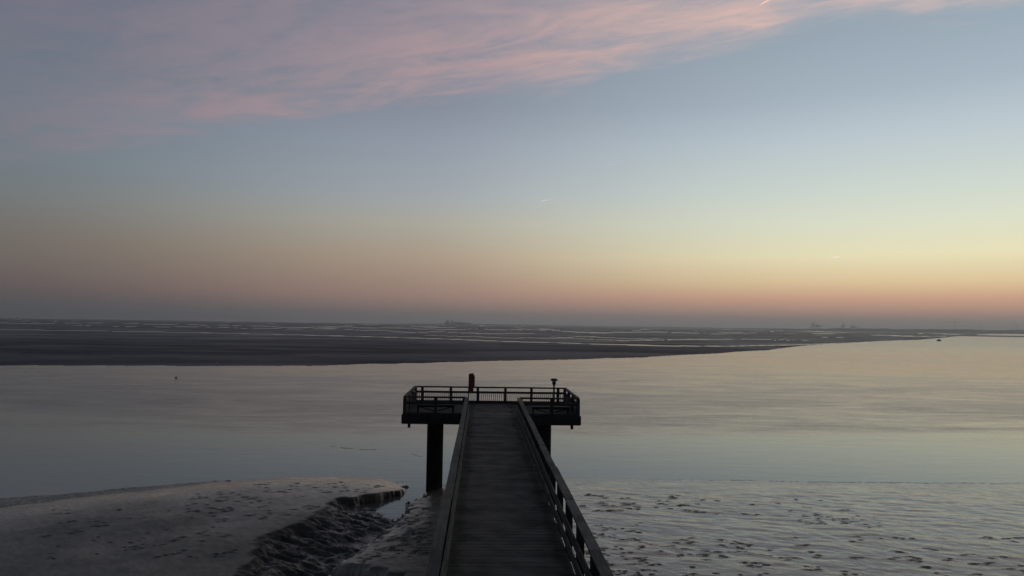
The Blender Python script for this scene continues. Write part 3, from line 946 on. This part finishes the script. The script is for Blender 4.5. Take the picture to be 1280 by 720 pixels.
far_land('distant_coast', 480, 1000, 7400, [1, 6, 9, 10, 9, 8, 9, 10, 9, 12, 14])

def crane(label, px, dist, h, rz, boom_up):
    cx, cy = far_pt(px, dist)
    t = thing('harbour_crane', label, 'crane', (cx, cy, 0), rz, 'cranes on the far shore')
    leg = None
    for sx in (-10, 10):
        for sy in (-9, 9):
            MB().bar((sx, sy, 0), (sx * 0.9, sy, h * 0.55), 2.0, 2.0).build('leg', M['steel_far'], t)
    MB().box(-13, 13, -11, 11, h * 0.55, h * 0.55 + 5).build('portal_beam', M['steel_far'], t)
    if boom_up:
        MB().bar((8, 0, h * 0.55 + 4), (20, 0, h * 1.2), 4, 4).build('boom', M['steel_far'], t)
    else:
        MB().bar((-26, 0, h * 0.55 + 7), (46, 0, h * 0.55 + 8), 4, 4).build('boom', M['steel_far'], t)
    mb = MB()
    mb.bar((-6, -6, h * 0.55 + 5), (4, 0, h), 2.6, 2.6).bar((-6, 6, h * 0.55 + 5), (4, 0, h), 2.6, 2.6)
    mb.build('mast', M['steel_far'], t)
    MB().box(-24, -12, -5, 5, h * 0.55 + 9.2, h * 0.55 + 15).build('machine_house', M['steel_far'], t)
crane('faint grey harbour crane, leftmost on the far shore, with a raised boom', 1016, 6300, 60, 0.6, True)
crane('faint grey harbour crane standing close to the right of the leftmost crane', 1022.5, 6330, 54, 0.3, False)
crane('faint grey harbour crane with raised boom, third from the left on the far shore', 1054, 6300, 56, 0.8, True)
crane('faint grey harbour crane with level boom, rightmost of the crane cluster', 1067, 6350, 48, 0.2, False)

def turbine(label, px, dist, h, a0):
    cx, cy = far_pt(px, dist)
    yaw = -math.atan2(cx - CAM[0], cy) + 0.3
    t = thing('wind_turbine', label, 'wind turbine', (cx, cy, 0), yaw, 'wind turbines on the far shore')
    MB().lathe([(2.6, 0), (1.5, h)], 14).build('tower', M['turbine'], t)
    MB().box(-1.8, 1.8, -4.5, 4.5, h, h + 3.6).build('nacelle', M['turbine'], t)
    rt = MB().lathe([(1.4, -1.0), (1.6, 0.0), (0.5, 1.2)], 12).build('rotor_hub', M['turbine'], t)
    rt.location = (0, -5.6, h + 1.8); rt.rotation_euler = (R(90), 0, 0)
    for k in range(3):
        a = a0 + k * 2 * math.pi / 3
        L = h * 0.55
        c, s = math.cos(a), math.sin(a)
        vs = []
        for r_, wd in ((1.2, 1.1), (L * 0.25, 2.0), (L, 0.35)):
            for zz in (-0.25, 0.25):
                vs += [(c * r_ - s * wd / 2, s * r_ + c * wd / 2, zz), (c * r_ + s * wd / 2, s * r_ - c * wd / 2, zz)]
        fs = []
        for i in range(2):
            b = i * 4
            fs += [(b, b + 1, b + 5, b + 4), (b + 2, b + 6, b + 7, b + 3), (b, b + 4, b + 6, b + 2), (b + 1, b + 3, b + 7, b + 5)]
        fs += [(0, 2, 3, 1), (8, 9, 11, 10)]
        MB().add(vs, fs).build('blade', M['turbine'], rt)
turbine('faint wind turbine above the far shore, tallest, at the middle of its right stretch', 1193, 6650, 72, 0.4)
turbine('faint wind turbine on the far shore, second from the right edge', 1226, 6850, 56, 1.1)
turbine('faint wind turbine on the far shore nearest the right edge of the view', 1271, 6800, 58, 0.1)

cx, cy = far_pt(572, 6600)
t = thing('cargo_ship', 'hazy long cargo ship on the horizon with its bridge at the left end', 'ship', (cx, cy, 0), R(3))
MB().add([(x_, s * wd, z) for x_, wd, z0, z1 in ((-118, 12, 0, 17), (-112, 15, 0, 17), (90, 15, 0, 17), (122, 1, 0, 21)) for z in (z0, z1) for s in (-1, 1)],
         [(i * 4 + a, i * 4 + b, i * 4 + 4 + b, i * 4 + 4 + a) for i in range(3) for a, b in ((0, 1), (1, 3), (3, 2), (2, 0))] + [(0, 2, 3, 1), (12, 13, 15, 14)]).build('hull', M['hull'], t)
MB().box(-104, -84, -13, 13, 17.02, 36).box(-102, -90, -10, 10, 36.02, 42).build('bridge_house', M['steel_far'], t)
MB().lathe([(3.5, 17.02), (3.0, 44)], 12, (-78, 0)).build('funnel', M['hull'], t)
MB().box(-56, -36, -12, 12, 17.02, 34).box(-53, -46, -8, 8, 34.02, 41).build('deck_crane', M['steel_far'], t)
MB().box(-30, 40, -13, 13, 17.02, 24).box(40.2, 70, -12, 12, 17.02, 21).build('deck_cargo', M['hull'], t)

# ------------------------------------------------------------------ vapour trails, high and lit by the sun that is still below our horizon
def contrail(label, pa, pb, dist, rad, mat='vapour'):
    da, db = ray(*pa), ray(*pb)
    a = np.array(CAM) + da * dist; b = np.array(CAM) + db * dist
    t = thing('vapour_trail', label, 'vapour trail', tuple((a + b) / 2), 0, 'vapour trails')
    c = (a + b) / 2
    n = 16
    pts, rr = [], []
    for i in range(n + 1):
        f = i / n
        pts.append(a + (b - a) * f - c + np.array((0, 0, rad * 0.5 * math.sin(f * 7))))
        rr.append(rad * (0.12 + 0.88 * math.sin(math.pi * (0.06 + 0.9 * f)) ** 0.8) * (0.8 + 0.4 * rng.random()))
    MB().tube([tuple(p) for p in pts], rr, 10).build('trail', M[mat], t)
contrail('short thin pale vapour trail high in the middle of the sky', (674, 252), (688, 249.0), 60000, 38)
contrail('short thin pale vapour trail low in the right part of the sky', (1039, 322.4), (1052, 320.4), 60000, 62)
contrail('broader pink vapour trail at the upper edge of the sky inside the cloud band', (949, 8), (967, -5), 30000, 40, 'vapour_pink')

# ------------------------------------------------------------------ sea haze
hz = MB().box(-8550, 8550, -8550, 8550, -1.9, 122).build('haze', bpy.data.materials.new('haze_air'))
hz.display_type = 'WIRE'
set_props(hz, kind='stuff')
hm = hz.data.materials[0]
hm.use_nodes = True
ht = NT(hm.node_tree)
for nd in list(ht.n):
    if nd.type != 'OUTPUT_MATERIAL': ht.n.remove(nd)
pv = ht.node('ShaderNodeVolumePrincipled')
pv.inputs['Color'].default_value = (0.86, 0.88, 0.88, 1)
pv.inputs['Density'].default_value = 0.00014
pv.inputs['Anisotropy'].default_value = 0.6
out = [nd for nd in ht.n if nd.type == 'OUTPUT_MATERIAL'][0]
ht.l.new(pv.outputs[0], out.inputs['Volume'])
